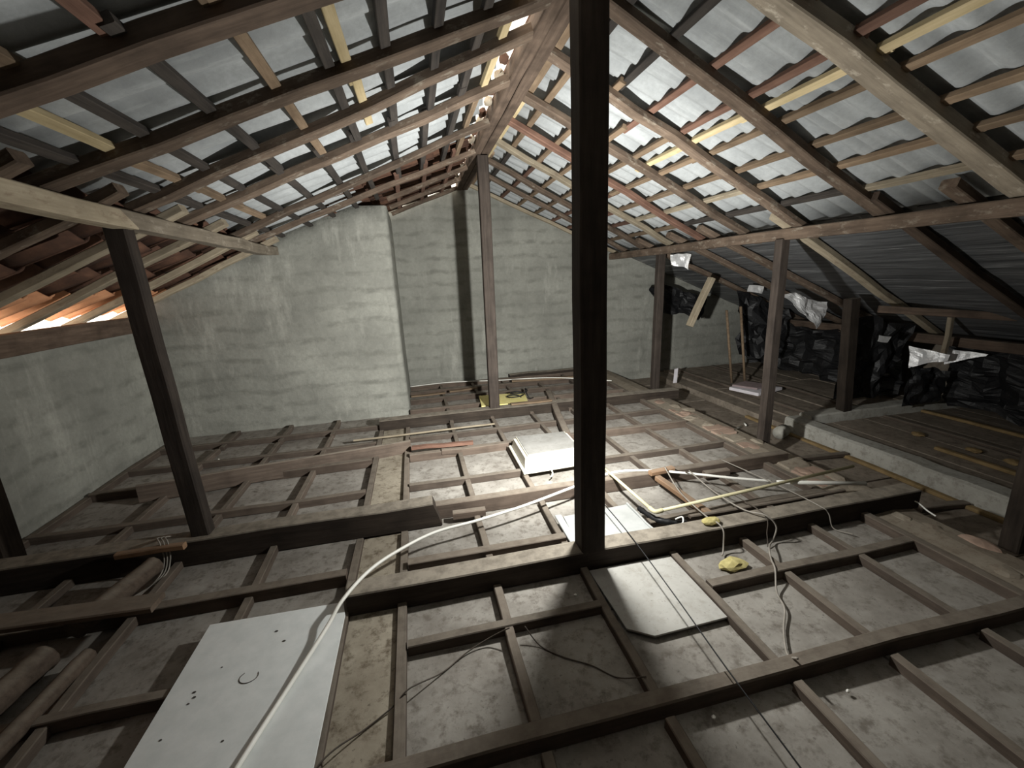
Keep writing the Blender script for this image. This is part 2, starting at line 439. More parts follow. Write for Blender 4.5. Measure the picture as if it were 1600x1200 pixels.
# cross strips
for Y in YS[1:-1]:
    if Y in (1.13, 2.75): continue
    big = Y in (2.21, 3.81)
    h = .075 if big else .058; wd = .06 if big else .046
    beam('cross_strip', (-2.66, Y+random.uniform(-.01, .01), h/2-.005), (-.50, Y+random.uniform(-.012, .012), h/2-.005), wd, h, 'joist' if big else 'strip', fl, seg=5, jit=.005, cham=.004)
    if Y == 2.21:
        beam('cross_strip', (-.17, 2.215, .032), (.755, 2.21, .032), wd, h, 'joist', fl, seg=3, jit=.005, cham=.004)
        beam('cross_strip', (1.31, 2.21, .032), (2.64, 2.215, .032), wd, h, 'joist', fl, seg=3, jit=.005, cham=.004)
        continue
    if Y == 1.65:
        beam('cross_strip', (-.17, 1.66, .024), (.74, 1.655, .024), .046, .058, 'strip', fl, seg=3, jit=.005, cham=.004)
        beam('cross_strip', (1.32, 1.63, .024), (2.66, 1.65, .024), .055, .058, 'strip', fl, seg=3, jit=.005, cham=.004)
        continue
    beam('cross_strip', (-.17, Y+random.uniform(-.012, .012), h/2-.005), (2.64, Y+random.uniform(-.012, .012), h/2-.005), wd, h, 'joist' if big else 'strip', fl, seg=6, jit=.005, cham=.004)
for Y in (5.25, 5.72, 6.12, 6.5):
    beam('cross_strip', (-.17, Y, .03), (2.64, Y-.04, .03), .06, .07, 'joist', fl, seg=5, jit=.006, cham=.004)
# short splice pieces on the joists
for (x, y, L) in ((.12, 2.66, .22), (.12, 3.79, .18), (1.55, 3.78, .16), (2.05, 2.68, .2), (1.02, 2.70, .2)):
    beam('splice_block', (x, y, .055), (x+L, y-.01, .055), .05, .05, 'joist', fl, seg=1)

# joists and tie beams lying across the boards
tag(beam('ceiling_joist', (-2.66, 1.135, .034), (2.95, 1.14, .034), .065, .075, 'joist', seg=10, jit=.008), 'long dusty joist crossing the floor nearest the camera', 'joist')
tag(beam('ceiling_joist', (-.02, 2.76, .05), (2.86, 2.76, .05), .07, .11, 'joist', seg=7, jit=.006), 'brown joist running right from the end of the left tie beam', 'joist')
tag(beam('tie_beam', (-.46, 1.99, .066), (3.10, 1.99, .066), .12, .128, 'dark', seg=10, jit=.003), 'long black tie beam under the large central post', 'beam')
tag(beam('tie_beam', (-2.66, 2.70, .085), (.02, 2.70, .085), .13, .165, 'dark', seg=8, jit=.004, endslant=.05), 'dark tie beam under the leaning left post', 'beam')
tag(beam('tie_beam', (-.50, 4.80, .06), (3.16, 4.78, .06), .13, .12, 'dark', seg=9, jit=.004), 'far dark tie beam under the slim post near the back wall', 'beam')
tag(beam('wide_plank', (-2.22, 3.62, .09), (-.16, 3.98, .065), .03, .15, 'plankwood', seg=6, jit=.004), 'wide brown plank on edge crossing the strips left of centre', 'plank')
tag(beam('loose_board', (-.15, 3.90, .088), (.42, 3.85, .088), .06, .03, 'bat_red', seg=4, jit=.004), 'reddish brown board end lying on the strips before the white box', 'board')
tag(beam('slanting_joist', (1.62, 5.30, .085), (1.32, 3.75, .085), .07, .07, 'joist', seg=5, jit=.005), 'slanting timber running from the far tie beam toward the white box', 'timber')

# ------------------------------------------------------------------ posts
def post(X, Y, z0, z1, w_, d, label, dx=0., dy=0., mat='post'):
    return tag(beam('timber_post', (X, Y, z0), (X+dx, Y+dy, z1), d, w_, mat, up=(1, 0, 0), seg=6, jit=.003, cham=.008), label, 'post')
post(.825, 1.99, .12, 2.84, .135, .12, 'large black central post nearest the camera', 0, 0, 'dark')
post(.80, 4.79, .11, 2.80, .115, .09, 'slim dark post at the ridge near the back wall', .02)
post(-1.39, 2.72, .15, 1.93, .10, .085, 'dark post on the left carrying the pale log purlin', -.045)
post(3.085, 3.235, -.02, 1.80, .09, .08, 'dark brown post on the right standing by the crumbling brick wall', -.01)
post(3.19, 5.34, -.02, 1.80, .10, .09, 'farthest dark post under the right purlin by the back wall', .02)
post(3.52, 1.66, -.2, 1.74, .10, .10, 'black post cut off by the right edge of the picture', -.0, 0, 'dark')
post(-2.60, 2.96, -.02, 1.22, .14, .14, 'black post stub cut off by the left edge of the picture', -.0, 0, 'dark')
post(4.52, 3.68, -.06, 1.22, .12, .10, 'black post in the dark right corner under torn foil', -.1, 0, 'dark')

# ------------------------------------------------------------------ roof: purlins, ridge, rafters
tag(beam('roof_purlin', (3.10, .2, 1.832), (3.10, 6.6, 1.832), .085, .09, 'rafter', seg=14, jit=.006), 'brown purlin running back across the right posts', 'purlin')
tag(beam('roof_purlin', (-1.42, .6, 1.965), (-1.40, 2.66, 1.965), .10, .085, 'pale', seg=6, jit=.008, endslant=.14), 'pale log purlin from the left edge to the left post', 'purlin')
tag(beam('roof_purlin', (-1.40, 2.50, 1.955), (-1.42, 5.27, 1.965), .10, .085, 'greylog', seg=8, jit=.008), 'brown purlin from the left post to the rendered wall', 'purlin')
tag(beam('roof_purlin', (5.60, 1.6, .72), (5.60, 6.6, .72), .10, .10, 'rafter_dark', seg=8, jit=.006), 'low brown purlin in the dark right corner', 'purlin')
rb = empty('ridge_beam', (RIDGE, 0, 2.86), 'dark ridge beam of two boards along the roof peak', 'beam')
beam('ridge_board', (.765, YF, 2.858), (.765, 6.6, 2.858), .075, .105, 'rafter_dark', rb, seg=14, jit=.004)
beam('ridge_board', (.852, YF, 2.868), (.852, 6.6, 2.868), .085, .115, 'rafter_dark', rb, seg=14, jit=.004)

ORD = ['first', 'second', 'third', 'fourth', 'fifth', 'sixth', 'seventh', 'eighth', 'ninth']
# (Y at purlin, Y at ridge, width, height, material, look)
RR = [(1.74, 1.69, .11, .065, 'greylog', 'thick grey brown log'), (2.47, 2.18, .09, .05, 'rafter', 'brown'), (3.11, 2.77, .08, .045, 'rafter', 'brown'),
      (3.72, 3.37, .08, .045, 'rafter', 'brown'), (4.37, 3.87, .07, .045, 'bat_red', 'reddish'), (4.97, 4.44, .07, .045, 'pale', 'pale'),
      (5.62, 5.08, .07, .045, 'rafter', 'brown'), (6.15, 5.62, .06, .045, 'rafter', 'brown'), (6.54, 6.46, .06, .045, 'pale', 'pale')]
for i, (yp, yr, w_, h_, mt, look) in enumerate(RR):
    x0, x1 = .90, 3.30
    y1 = yr+(yp-yr)*(x1-.9)/(3.1-.9)
    tag(beam('roof_rafter', (x0, yr, zR(x0)+h_/2), (x1, y1, zR(x1)+h_/2), w_, h_, mt, seg=8, jit=.007, taper=1.05), f'{look} rafter on the right slope, {ORD[i]} counted from the camera', 'rafter', 'rafters of the right roof slope')
RL = [(1.66, 1.64, .105, .06, 'rafter_dark', 'thick dark brown'), (2.26, 2.19, .10, .055, 'rafter', 'brown'), (2.87, 2.50, .09, .05, 'rafter', 'brown'),
      (3.40, 3.06, .085, .05, 'rafter', 'brown'), (4.27, 3.80, .08, .045, 'rafter', 'brown'), (4.72, 4.64, .065, .045, 'rafter', 'brown')]
for i, (yp, yr, w_, h_, mt, look) in enumerate(RL):
    x0, x1 = .72, -1.50
    y1 = yr+(yp-yr)*(x1-.72)/(-1.4-.72)
    tag(beam('roof_rafter', (x1, y1, zL(x1)+h_/2), (x0, yr, zL(x0)+h_/2), w_, h_, mt, seg=8, jit=.007), f'{look} rafter on the left slope, {ORD[i]} counted from the camera', 'rafter', 'rafters of the left roof slope')
for i, Y in enumerate((5.27, 5.85, 6.4)):
    tag(beam('roof_rafter', (-.18, Y+.02, zL(-.18)+.022), (.72, Y, zL(.72)+.022), .065, .045, 'rafter', seg=4, jit=.005), 'short brown rafter over the recess beside the rendered wall, %s from the camera' % ORD[i], 'rafter', 'short rafters over the recess')
for i, (Y, mt) in enumerate(((1.98, 'rafter'), (2.52, 'rafter'), (3.10, 'pale'), (3.70, 'pale'), (4.36, 'pale'), (4.96, 'pale'))):
    x0, x1 = -1.28, -2.93
    tag(beam('eave_rafter', (x1, Y+.12, zE(x1)+.025), (x0, Y, zE(x0)+.025), .075, .05, mt, seg=6, jit=.006), 'eave rafter below the left purlin, %s counted from the camera' % ORD[i], 'rafter', 'eave rafters on the left')
for i, (Ya, Yb, mt) in enumerate(((1.98, 2.05, 'rafter'), (2.40, 2.62, 'rafter_dark'), (3.17, 3.75, 'pale'), (4.15, 4.2, 'rafter'), (4.72, 4.8, 'rafter'), (5.45, 5.5, 'rafter'))):
    x0, x1 = 2.92, 6.2
    tag(beam('eave_rafter', (x0, Ya, zR(x0)+.03), (x1, Yb+.1, zR(x1)+.03), .085, .055, mt, seg=8, jit=.008), 'eave rafter under the black underlay on the right, %s counted from the camera' % ORD[i], 'rafter', 'eave rafters on the right')

# ------------------------------------------------------------------ roof covering (ceiling): battens, corrugated sheets, clay tiles
ce = struct(link('ceiling', wall_mesh([(.70, zR(.70)+.30), (.95, zR(.95)+.30), (.95, zR(.95)+.27), (.70, zR(.70)+.27+.03)], 'x', .01), 'mortar', None, Matrix.Translation((0, YF, 0))))
def batten(X, y0, y1, z, mat, w_=.045, h_=.03, slope=0):
    up = Vector((-slope, 0, 1)).normalized()
    return beam('batten', (X+random.uniform(-.008, .008), y0, z), (X+random.uniform(-.01, .01), y1, z+random.uniform(-.003, .003)), w_, h_, mat, ce, up=up, seg=3, jit=.004, cham=.003)
def row(X, cuts, zf, mats, slope):
    for i, (a, b_) in enumerate(zip(cuts[:-1], cuts[1:])):
        batten(X+(.02 if i % 2 else 0), a-.05, b_+.05, zf(X)+.060, mats[i % len(mats)], slope=slope)
row(1.074, [-1.5, 1.2, 2.8, 4.5, 6.5], zR, ['bat_brown', 'bat_dark', 'bat_brown', 'bat_dark'], -.43)
row(0.932, [-1.5, 1.6, 3.4, 5.0, 6.5], zR, ['yellow', 'bat_brown', 'yellow', 'bat_brown'], -.43)
row(1.337, [-1.5, 1.2, 2.75, 4.5, 6.5], zR, ['bat_dark', 'bat_dark', 'bat_brown', 'bat_red'], -.43)
row(1.581, [-1.5, 1.7, 3.2, 5.0, 6.5], zR, ['bat_red', 'bat_red', 'bat_brown', 'bat_brown'], -.43)
row(1.835, [-1.5, 1.7, 3.0, 4.9, 6.5], zR, ['bat_red', 'bat_red', 'bat_brown', 'bat_brown'], -.43)
row(1.952, [.4, 1.68, 2.43, 3.05, 3.65], zR, ['yellow', 'yellow', 'yellow', 'yellow'], -.43)
row(2.089, [-1.5, 1.7, 3.1, 4.4, 6.5], zR, ['bat_brown', 'bat_brown', 'bat_brown', 'bat_red'], -.43)
row(2.342, [-1.5, 1.7, 3.1, 4.9, 6.5], zR, ['bat_brown', 'bat_brown', 'bat_brown', 'bat_red'], -.43)
row(2.577, [-1.5, 1.7, 3.1, 4.9, 6.5], zR, ['bat_brown', 'bat_brown', 'pale', 'bat_red'], -.43)
row(2.850, [-1.5, 1.7, 2.5, 4.4, 6.5], zR, ['bat_brown', 'pale', 'bat_dark', 'bat_brown'], -.43)
row(0.528, [-1.5, 1.7, 3.2, 4.7], zL, ['bat_brown', 'yellow', 'bat_brown'], .36)
row(0.403, [-1.5, 1.9, 3.0, 4.7], zL, ['bat_dark', 'bat_dark', 'bat_dark'], .36)
row(0.192, [-1.5, 1.9, 3.2, 4.7], zL, ['bat_dark', 'bat_dark', 'bat_dark'], .36)
row(-0.038, [-1.5, 1.6, 3.1, 4.7], zL, ['bat_dark', 'bat_dark', 'bat_dark'], .36)
row(-0.192, [.8, 2.35, 2.9], zL, ['yellow', 'yellow'], .36)
row(-0.278, [-1.5, 1.6, 3.1, 5.2], zL, ['bat_dark', 'bat_dark', 'bat_dark'], .36)
row(-0.499, [-1.5, 1.6, 3.1, 5.2], zL, ['bat_brown', 'bat_brown', 'bat_dark'], .36)
row(-0.758, [-1.5, 1.6, 3.1, 5.2], zL, ['bat_red', 'bat_dark', 'bat_dark'], .36)
row(-1.008, [-1.5, 1.7, 3.1, 5.2], zL, ['bat_brown', 'bat_dark', 'bat_dark'], .36)
row(-1.152, [.5, 1.62, 2.34, 3.0, 3.6, 4.4], zL, ['bat_brown', 'yellow', 'bat_brown', 'bat_brown', 'bat_brown'], .36)
row(-1.286, [-1.5, 1.7, 3.1, 5.2], zL, ['bat_dark', 'bat_dark', 'bat_dark'], .36)

def sheet_mesh(width, length, pitch=.18, amp=.019, t=.007):
    """corrugated sheet, local x along the slope, local y across; waves run along x"""
    n = int(width/pitch*10); nx = 4
    vs_, fs = [], []
    for s in (0, 1):
        for i in range(nx+1):
            for j in range(n+1):
                y = width*j/n
                z = amp*math.cos(2*math.pi*y/pitch)+(t if s else 0)
                sag = .006*math.sin(i/nx*math.pi*2+y*3)
                vs_.append((length*i/nx, y, z+sag))
    K = (nx+1)*(n+1)
    for i in range(nx):
        for j in range(n):
            a = i*(n+1)+j
            fs.append((a, a+1, a+n+2, a+n+1)[::-1]); fs.append(tuple(K+q for q in (a, a+1, a+n+2, a+n+1)))
    for j in range(n):
        fs.append((j, j+1, K+j+1, K+j)); a = nx*(n+1)+j; fs.append((a, K+a, K+a+1, a+1))
    for i in range(nx):
        a = i*(n+1); fs.append((a, K+a, K+a+n+1, a+n+1)); a += n; fs.append((a, a+n+1, K+a+n+1, K+a))
    me = mesh('corrugated_sheet', vs_, fs, True)
    bm = bmesh.new(); bm.from_mesh(me); bmesh.ops.recalc_face_normals(bm, faces=bm.faces); bm.to_mesh(me); bm.free()
    for p in me.polygons: p.use_smooth = True
    return me
angL, angR = math.atan(.36), math.atan(.43)
WID = 1.08
lenL = (.635+1.62)/math.cos(angL)
shL = sheet_mesh(WID, lenL)
y = -1.62; k = 0
while y < 4.5:
    x0 = .632+random.uniform(-.012, .008)
    if y > 4.1: x0 = -.45
    # local x points down the left slope, local y = -world y
    R = Matrix((Vector((-math.cos(angL), 0, -math.sin(angL))), Vector((0, -1, 0)), Vector((-math.sin(angL), 0, math.cos(angL))))).transposed().to_4x4()
    link('corrugated_sheet', shL if y < 4.1 else sheet_mesh(WID, (1.62-.45)/math.cos(angL)), 'sheet', ce, Matrix.Translation((x0, y+WID, zL(x0)+.100+(.010 if k % 2 else 0))) @ R)
    y += .99 if k != 5 else .92; k += 1
lenR = (3.36-.86)/math.cos(angR)
shR = sheet_mesh(WID, lenR)
y = -1.70; k = 0
while y < 6.5:
    x0 = .86+random.uniform(-.01, .01)
    R = Matrix((Vector((math.cos(angR), 0, -math.sin(angR))), Vector((0, 1, 0)), Vector((math.sin(angR), 0, math.cos(angR))))).transposed().to_4x4()
    link('corrugated_sheet', shR, 'sheet', ce, Matrix.Translation((x0, y, zR(x0)+.100+(.010 if k % 2 else 0))) @ R)
    y += .95; k += 1
# clay tiles: underside seen over the recess and below the left purlin down to the eave
def tile_mesh(w_=.235, L=.42, t=.014):
    vs_, fs = [], []; n = 6
    for s in (0, 1):
        for i in range(2):
            for j in range(n+1):
                u = j/n
                z = -.030*math.cos(2*math.pi*u)*(.9 if i else 1)+(t if s else 0)
                vs_.append((L*i, (u-.5)*w_, z))
    K = 2*(n+1)
    for j in range(n):
        a = j
        fs.append((a, a+1, a+n+2, a+n+1)); fs.append((K+a, K+a+n+1, K+a+n+2, K+a+1))
        fs.append((j, K+j, K+j+1, j+1)); a = n+1+j; fs.append((a, a+1, K+a+1, K+a))
    fs.append((0, n+1, K+n+1, K)); fs.append((n, K+n, K+2*n+1, 2*n+1))
    me = mesh('clay_tile', vs_, fs, True)
    bm = bmesh.new(); bm.from_mesh(me); bmesh.ops.recalc_face_normals(bm, faces=bm.faces); bm.to_mesh(me); bm.free()
    return me
tm = tile_mesh(); tm2 = tile_mesh(L=.54)
def tiles(x_top, x_bot, y0, y1, zf, ang, off, mt='tile'):
    step = .345
    x = x_top
    while x > x_bot:
        y = y0
        while y < y1:
            tilt = ang-.055
            X = Vector((-math.cos(tilt), 0, -math.sin(tilt)))
            Z = Vector((-math.sin(tilt), 0, math.cos(tilt)))
            R = Matrix((X, Vector((0, -1, 0)), Z)).transposed().to_4x4()
            mw = Matrix.Translation((x+random.uniform(-.012, .012), y, zf(x)+off+random.uniform(-.004, .004))) @ R @ Matrix.Rotation(random.uniform(-.02, .02), 4, 'Z')
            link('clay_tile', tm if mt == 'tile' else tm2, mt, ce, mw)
            y += .222
        x -= step
tiles(.66, -.75, 4.46, 6.65, zL, angL, .105)
tiles(-1.46, -2.3, -1.5, 5.45, zE, math.atan(.445), .105)
tiles(-2.48, -2.6, -1.5, 5.45, zE, math.atan(.445), .105, 'tile_daylit')
# battens under the tiles
for X in (.50, .22, -.06):
    batten(X, 4.45, 6.58, zL(X)+.058, 'bat_red', slope=.36)
# ridge tiles bedded on mortar; daylight shows through on the left side
for i in range(20):
    y = -1.5+i*.41
    vs_, fs = [], []
    for s, r in ((0, .19), (1, .205)):
        for e in (0, 1):
            for j in range(7):
                th = math.radians(-5+j*17.5)
                vs_.append((r*math.cos(th)*(1.04 if e else 1), e*.44, r*math.sin(th)*(1.04 if e else 1)))
    for j in range(6):
        fs += [(j, j+1, 8+j, 7+j), (14+j, 21+j, 22+j, 15+j), (j, 14+j, 15+j, j+1), (7+j, 8+j, 22+j, 21+j)]
    fs += [(0, 7, 21, 14), (6, 20, 27, 13)]
    link('ridge_tile', mesh('ridge_tile', vs_, fs, True), 'tile', ce, Matrix.Translation((.90, y, 2.965)))
def lump(name, loc, size, mat, parent=None, seed=0, sub=2, rough=.35):
    bm = bmesh.new(); bmesh.ops.create_icosphere(bm, subdivisions=sub, radius=1)
    for v in bm.verts:
        k = 1+rough*mnoise.noise(v.co*1.7+Vector((seed*3.1, seed*1.3, 0)))
        v.co = Vector((v.co.x*size[0]*k, v.co.y*size[1]*k, v.co.z*size[2]*k))
    me = bpy.data.meshes.new(name); bm.to_mesh(me); bm.free()
    return link(name, me, mat, parent, Matrix.Translation(loc))
for i, y in enumerate([3.0, 3.22, 3.44, 3.66, 3.90, 4.12, 4.36, 4.60, 4.84, 5.08, 5.32, 5.6, 5.9, 6.2]):
    lump('mortar_lump', (.685+.01*(i % 2), y, 2.90), (.032, .04+.015*(i % 3)+.007*i, .03), 'mortar' if i % 2 else 'tile', ce, i)
# black underlay stretched over the lower right slope
def underlay():
    nx, ny = 24, 60; vs_, fs = [], []
    for s in (0, 1):
        for i in range(nx+1):
            X = 3.22+i/nx*(6.75-3.22)
            for j in range(ny+1):
                Y = -1.65+j/ny*(6.7+1.65)
                z = zR(X)+.085+.016*mnoise.noise(Vector((X*7, Y*.9, 0)))+.01*mnoise.noise(Vector((X*15, Y*2, 5)))-(.006 if s else 0)
                vs_.append((X, Y, z))
    K = (nx+1)*(ny+1)
    for i in range(nx):
        for j in range(ny):
            a = i*(ny+1)+j; q = (a, a+1, a+ny+2, a+ny+1)
            fs.append(q); fs.append(tuple(K+v for v in reversed(q)))
    return mesh('roof_underlay', vs_, fs, True)
link('roof_underlay', underlay(), 'darkfoil', ce)

# ------------------------------------------------------------------ low side aisle on the right
wm = struct(link('wall_middle', wall_mesh([(2.70, -.3), (3.04, -.3), (3.03, .012), (2.88, .03), (2.70, .02)], 'x', YB-YF), 'mortar', None, Matrix.Translation((0, YF, 0))))
random.seed(3)
for i in range(14):
    y = 2.30+i*.155
    if i in (4, 9): continue
    o = box('brick', (2.74+random.uniform(-.015, .015), y, .0), (2.95+random.uniform(-.04, .03), y+.14, .032+random.uniform(-.010, .012)), 'brick' if i % 4 != 2 else 'mortar', wm, cham=.012, rz=random.uniform(-.06, .06), jit=.008)
for i in range(26):
    y = .5+i*.17+random.uniform(-.05, .05)
    lump('mortar_lump', (2.78+random.uniform(0, .22), y, .02), (random.uniform(.04, .09), random.uniform(.05, .11), random.uniform(.012, .03)), 'mortar' if i % 3 else 'brick', wm, i)
fs_ = struct(box('floor_side', (3.04, YF, -.26), (3.88, YB, -.215), 'lowfloor'))
for i in range(16):
    y = -1.4+i*.5
    box('low_board', (3.06, y+.006, -.215), (3.84, y+.494, -.198+random.uniform(-.004, .004)), 'lowfloor', fs_, jit=.003)
beam('lath', (3.825, YF, -.185), (3.825, 4.3, -.185), .05, .03, 'goldstrip', fs_, seg=8, jit=.006)
beam('lath', (3.45, 2.15, -.18), (3.84, 2.10, -.18), .06, .04, 'strip', fs_, seg=2)
beam('lath', (3.30, 3.1, -.17), (3.84, 3.04, -.17), .05, .04, 'strip', fs_, seg=2)
def kerb():
    ny = 40; vs_, fs = [], []
    for j in range(ny+1):
        Y = YF+j/ny*(3.80-YF)
        n1 = .012*mnoise.noise(Vector((Y*3, 0, 1))); n2 = .014*mnoise.noise(Vector((Y*4, 4, 1)))
        vs_ += [(3.87+n1, Y, -.22), (3.875+n1, Y, -.055+n2), (3.90, Y, -.04+n2), (4.06, Y, -.045+n2), (4.07, Y, -.22)]
    for j in range(ny):
        for i in range(4):
            a = j*5+i; fs.append((a, a+5, a+6, a+1))
    fs.append((4, 3, 2, 1, 0)); fs.append(tuple(ny*5+i for i in range(5)))
    me = mesh('kerb', vs_, fs)
    bm = bmesh.new(); bm.from_mesh(me); bmesh.ops.recalc_face_normals(bm, faces=bm.faces); bm.to_mesh(me); bm.free()
    return me
struct(link('wall_low', kerb(), 'concrete'))
beam('wall_low_cross', (4.06, 3.72, -.09), (6.38, 3.62, -.07), .16, .18, 'concrete', seg=8, jit=.006, cham=.015)['kind'] = 'structure'
fo = struct(box('floor_outer', (4.07, YF, -.26), (6.4, YB, -.12), 'lowfloor'))
struct(box('floor_outer_back', (3.86, 3.80, -.26), (4.07, YB, -.12), 'lowfloor'))
random.seed(11)
for i in range(11):
    X = 4.10+i*.205
    for (a, b_) in ((-1.5, 1.0), (1.02, 3.60), (3.84, 5.2), (5.22, 6.58)):
        box('low_board', (X, a, -.12), (X+.195, b_, -.095+random.uniform(-.006, .006)), 'lowfloor', fo, jit=.004)
for (x, a, b_, mt) in ((4.46, -1, 2.75, 'goldstrip'), (4.92, -1, 3.55, 'strip'), (5.45, 1, 3.55, 'goldstrip'), (4.28, 3.9, 6.5, 'strip'), (4.95, 3.9, 6.5, 'strip')):
    beam('lath', (x, a, -.075), (x+.02, b_, -.075), .05, .03, mt, fo, seg=6, jit=.006)
for (x, y) in ((4.72, 2.62), (4.72, 2.35), (4.70, 3.05), (4.7, 2.0)):
    lump('rubble', (x, y, -.08), (.05, .06, .02), 'goldstrip', fo, x+y)

# ------------------------------------------------------------------ loose things on the floor
wb = empty('white_hardboard', (-.8, 1.6, .06), 'large clean white panel lying at the bottom left', 'panel')
prism('board', [(-1.085, 2.00), (-.485, 1.985), (-.465, 1.90), (-.47, 1.0), (-.49, .75), (-1.10, .75)], .052, .064, 'whiteboard', wb)
for (x, y, r) in ((-.76, 1.87, .009), (-.71, 1.80, .009), (-.99, 1.62, .008), (-.98, 1.595, .008), (-.99, 1.57, .006), (-1.02, 1.44, .006), (-.80, 1.38, .006), (-.93, 1.72, .005)):
    link('dark_speck', mesh('dark_speck', [(r*.62*math.cos(t*1.047)*1.4, r*.62*math.sin(t*1.047), z) for z in (0, .0015) for t in range(6)], [tuple(range(5, -1, -1)), tuple(range(6, 12))]+[(i, (i+1) % 6, 6+(i+1) % 6, 6+i) for i in range(6)]), 'dot', wb, Matrix.Translation((x, y, .0642)))
tube('hair_ring', [(-.80+.035*math.cos(a), 1.64+.03*math.sin(a), .0655) for a in [x*.5 for x in range(-8, 2)]], .0014, 'cord', wb, n=3, sides=5)

pb = tag(prism('dusty_hardboard', [(.79, 1.915), (1.275, 1.915), (1.275, 1.44), (.90, 1.43), (.80, 1.50)], .018, .027, 'greyboard'), 'dusty pale panel in front of the big post, one corner clipped', 'panel')
pw = empty('white_tray_panel', (1.02, 2.25, .05), 'bright white panel with a folded lip behind the big post', 'panel')
prism('sheet', [(.80, 2.065), (1.285, 2.065), (1.275, 2.44), (.82, 2.42)], .052, .060, 'traywhite', pw)
beam('folded_lip', (.785, 2.065, .063), (.79, 2.43, .070), .045, .012, 'traywhite', pw, seg=3, cham=.003)
beam('folded_lip', (1.288, 2.065, .066), (1.28, 2.44, .066), .012, .018, 'traywhite', pw, seg=3, cham=.003)

# white plastic lid box
bx = empty('plastic_box', (.99, 3.34, .05), 'white plastic tray upside down with a dusty top', 'box')
def frustum(name, b0, b1, z0, z1, mat, parent, bev=.02):
    bm = bmesh.new()
    A = [bm.verts.new((x, y, z0)) for x, y in b0]; B = [bm.verts.new((x, y, z1)) for x, y in b1]
    n = len(b0)
    bm.faces.new(A[::-1]); bm.faces.new(B)
    for i in range(n): bm.faces.new((A[i], A[(i+1) % n], B[(i+1) % n], B[i]))
    bmesh.ops.recalc_face_normals(bm, faces=bm.faces)
    bmesh.ops.bevel(bm, geom=[e for e in bm.edges], offset=bev, segments=2, affect='EDGES')
    me = bpy.data.meshes.new(name); bm.to_mesh(me); bm.free()
    for p in me.polygons: p.use_smooth = False
    return link(name, me, mat, parent)
frustum('body', [(.745, 3.12), (1.275, 3.15), (1.30, 3.66), (.75, 3.68)], [(.762, 3.155), (1.258, 3.185), (1.265, 3.625), (.768, 3.64)], .062, .182, 'plastic', bx)
frustum('rim', [(.725, 3.10), (1.295, 3.13), (1.32, 3.68), (.73, 3.70)], [(.725, 3.10), (1.295, 3.13), (1.32, 3.68), (.73, 3.70)], .052, .076, 'plastic', bx, .005)
frustum('dusty_top', [(.785, 3.18), (1.235, 3.21), (1.24, 3.60), (.79, 3.615)], [(.787, 3.182), (1.233, 3.212), (1.238, 3.598), (.792, 3.613)], .175, .187, 'boxdust', bx, .003)
tube('pull_tab', [(.96, 3.11, .06), (.95, 3.05, .05), (.92, 3.02, .045)], .006, 'plastic', bx)

yb = tag(frustum('yellow_board', [(.68, 5.02), (1.26, 4.99), (1.33, 5.45), (.72, 5.50)], [(.68, 5.02), (1.26, 4.99), (1.33, 5.45), (.72, 5.50)], .066, .084, 'yellowboard', None, .003), 'bright yellow board behind the slim ridge post', 'board')
tag(tube('cable_coil', [(1.12+.10*math.cos(a)+.004*i, 5.20+.085*math.sin(a), .095+.004*i) for i, a in enumerate([x*.6 for x in range(23)])]+[(1.30, 5.10, .10), (1.38, 5.2, .07)], .008, 'black', n=3, sides=6), 'coil of black cable on the yellow board', 'cable')

# conduits, pipes, wires
tag(tube('white_conduit', [(-.84, .80, .08), (-.709, 1.257, .08), (-.622, 1.527, .08), (-.521, 1.771, .11), (-.465, 1.90, .142), (-.36, 2.09, .142), (-.214, 2.245, .13), (-.008, 2.382, .12), (.263, 2.447, .115), (.599, 2.531, .12), (1.006, 2.666, .13), (1.34, 2.80, .12), (1.60, 2.76, .12), (1.85, 2.63, .12), (2.10, 2.47, .12), (2.33, 2.34, .12)], .0095, 'pvc', n=8, sides=8), 'long bent white conduit arching across the floor', 'pipe')
tag(tube('white_pipe_end', [(2.36, 2.32, .118), (2.86, 2.10, .135)], .0135, 'pvc', curve=False, sides=10), 'short thick white pipe at the right end of the conduit', 'pipe')
yp = empty('yellow_pipe', (1.345, 2.2, .12), 'yellowed pipe with an elbow resting on the tie beam', 'pipe')
tube('pipe_leg', [(1.30, 2.90, .14), (1.335, 2.22, .135)], .011, 'pvc_yellow', yp, curve=False)
tube('pipe_leg', [(1.36, 2.185, .137), (3.00, 2.31, .15)], .011, 'pvc_yellow', yp, curve=False)
tube('elbow', [(1.334, 2.24, .135), (1.338, 2.20, .135), (1.352, 2.185, .136), (1.39, 2.187, .137)], .0145, 'pvc_yellow', yp, n=4)
tag(tube('black_cable', [(1.33, 2.36, .065), (1.355, 2.20, .075), (1.44, 2.13, .075), (1.52, 2.12, .07)], .018, 'black', jit=.2), 'bundle of black cable beside the pipe elbow', 'cable')
tag(tube('white_cable_end', [(1.44, 2.12, .105), (1.48, 2.11, .12), (1.46, 2.07, .11), (1.43, 2.06, .105)], .005, 'pvc'), 'short white cable end by the black cable bundle', 'cable')
tag(beam('brown_stick', (1.655, 2.68, .085), (1.70, 2.13, .08), .05, .04, 'orangewood', seg=3), 'orange brown stick behind the tie beam, right of the pipe elbow', 'stick')
tag(beam('brown_block', (1.60, 2.70, .125), (1.80, 2.715, .125), .05, .035, 'orangewood', seg=2), 'orange brown wood block crossing the end of the stick', 'wood block')
tag(beam('thin_lath', (1.55, 2.14, .09), (2.72, 2.13, .09), .03, .02, 'strip', seg=5, jit=.004), 'thin brown lath lying behind the right half of the tie beam', 'lath')
tag(lump('yellow_foam', (1.585, 1.985, .148), (.058, .034, .018), 'foam', None, 5, 2, .2), 'yellow foam block on top of the black tie beam', 'foam')
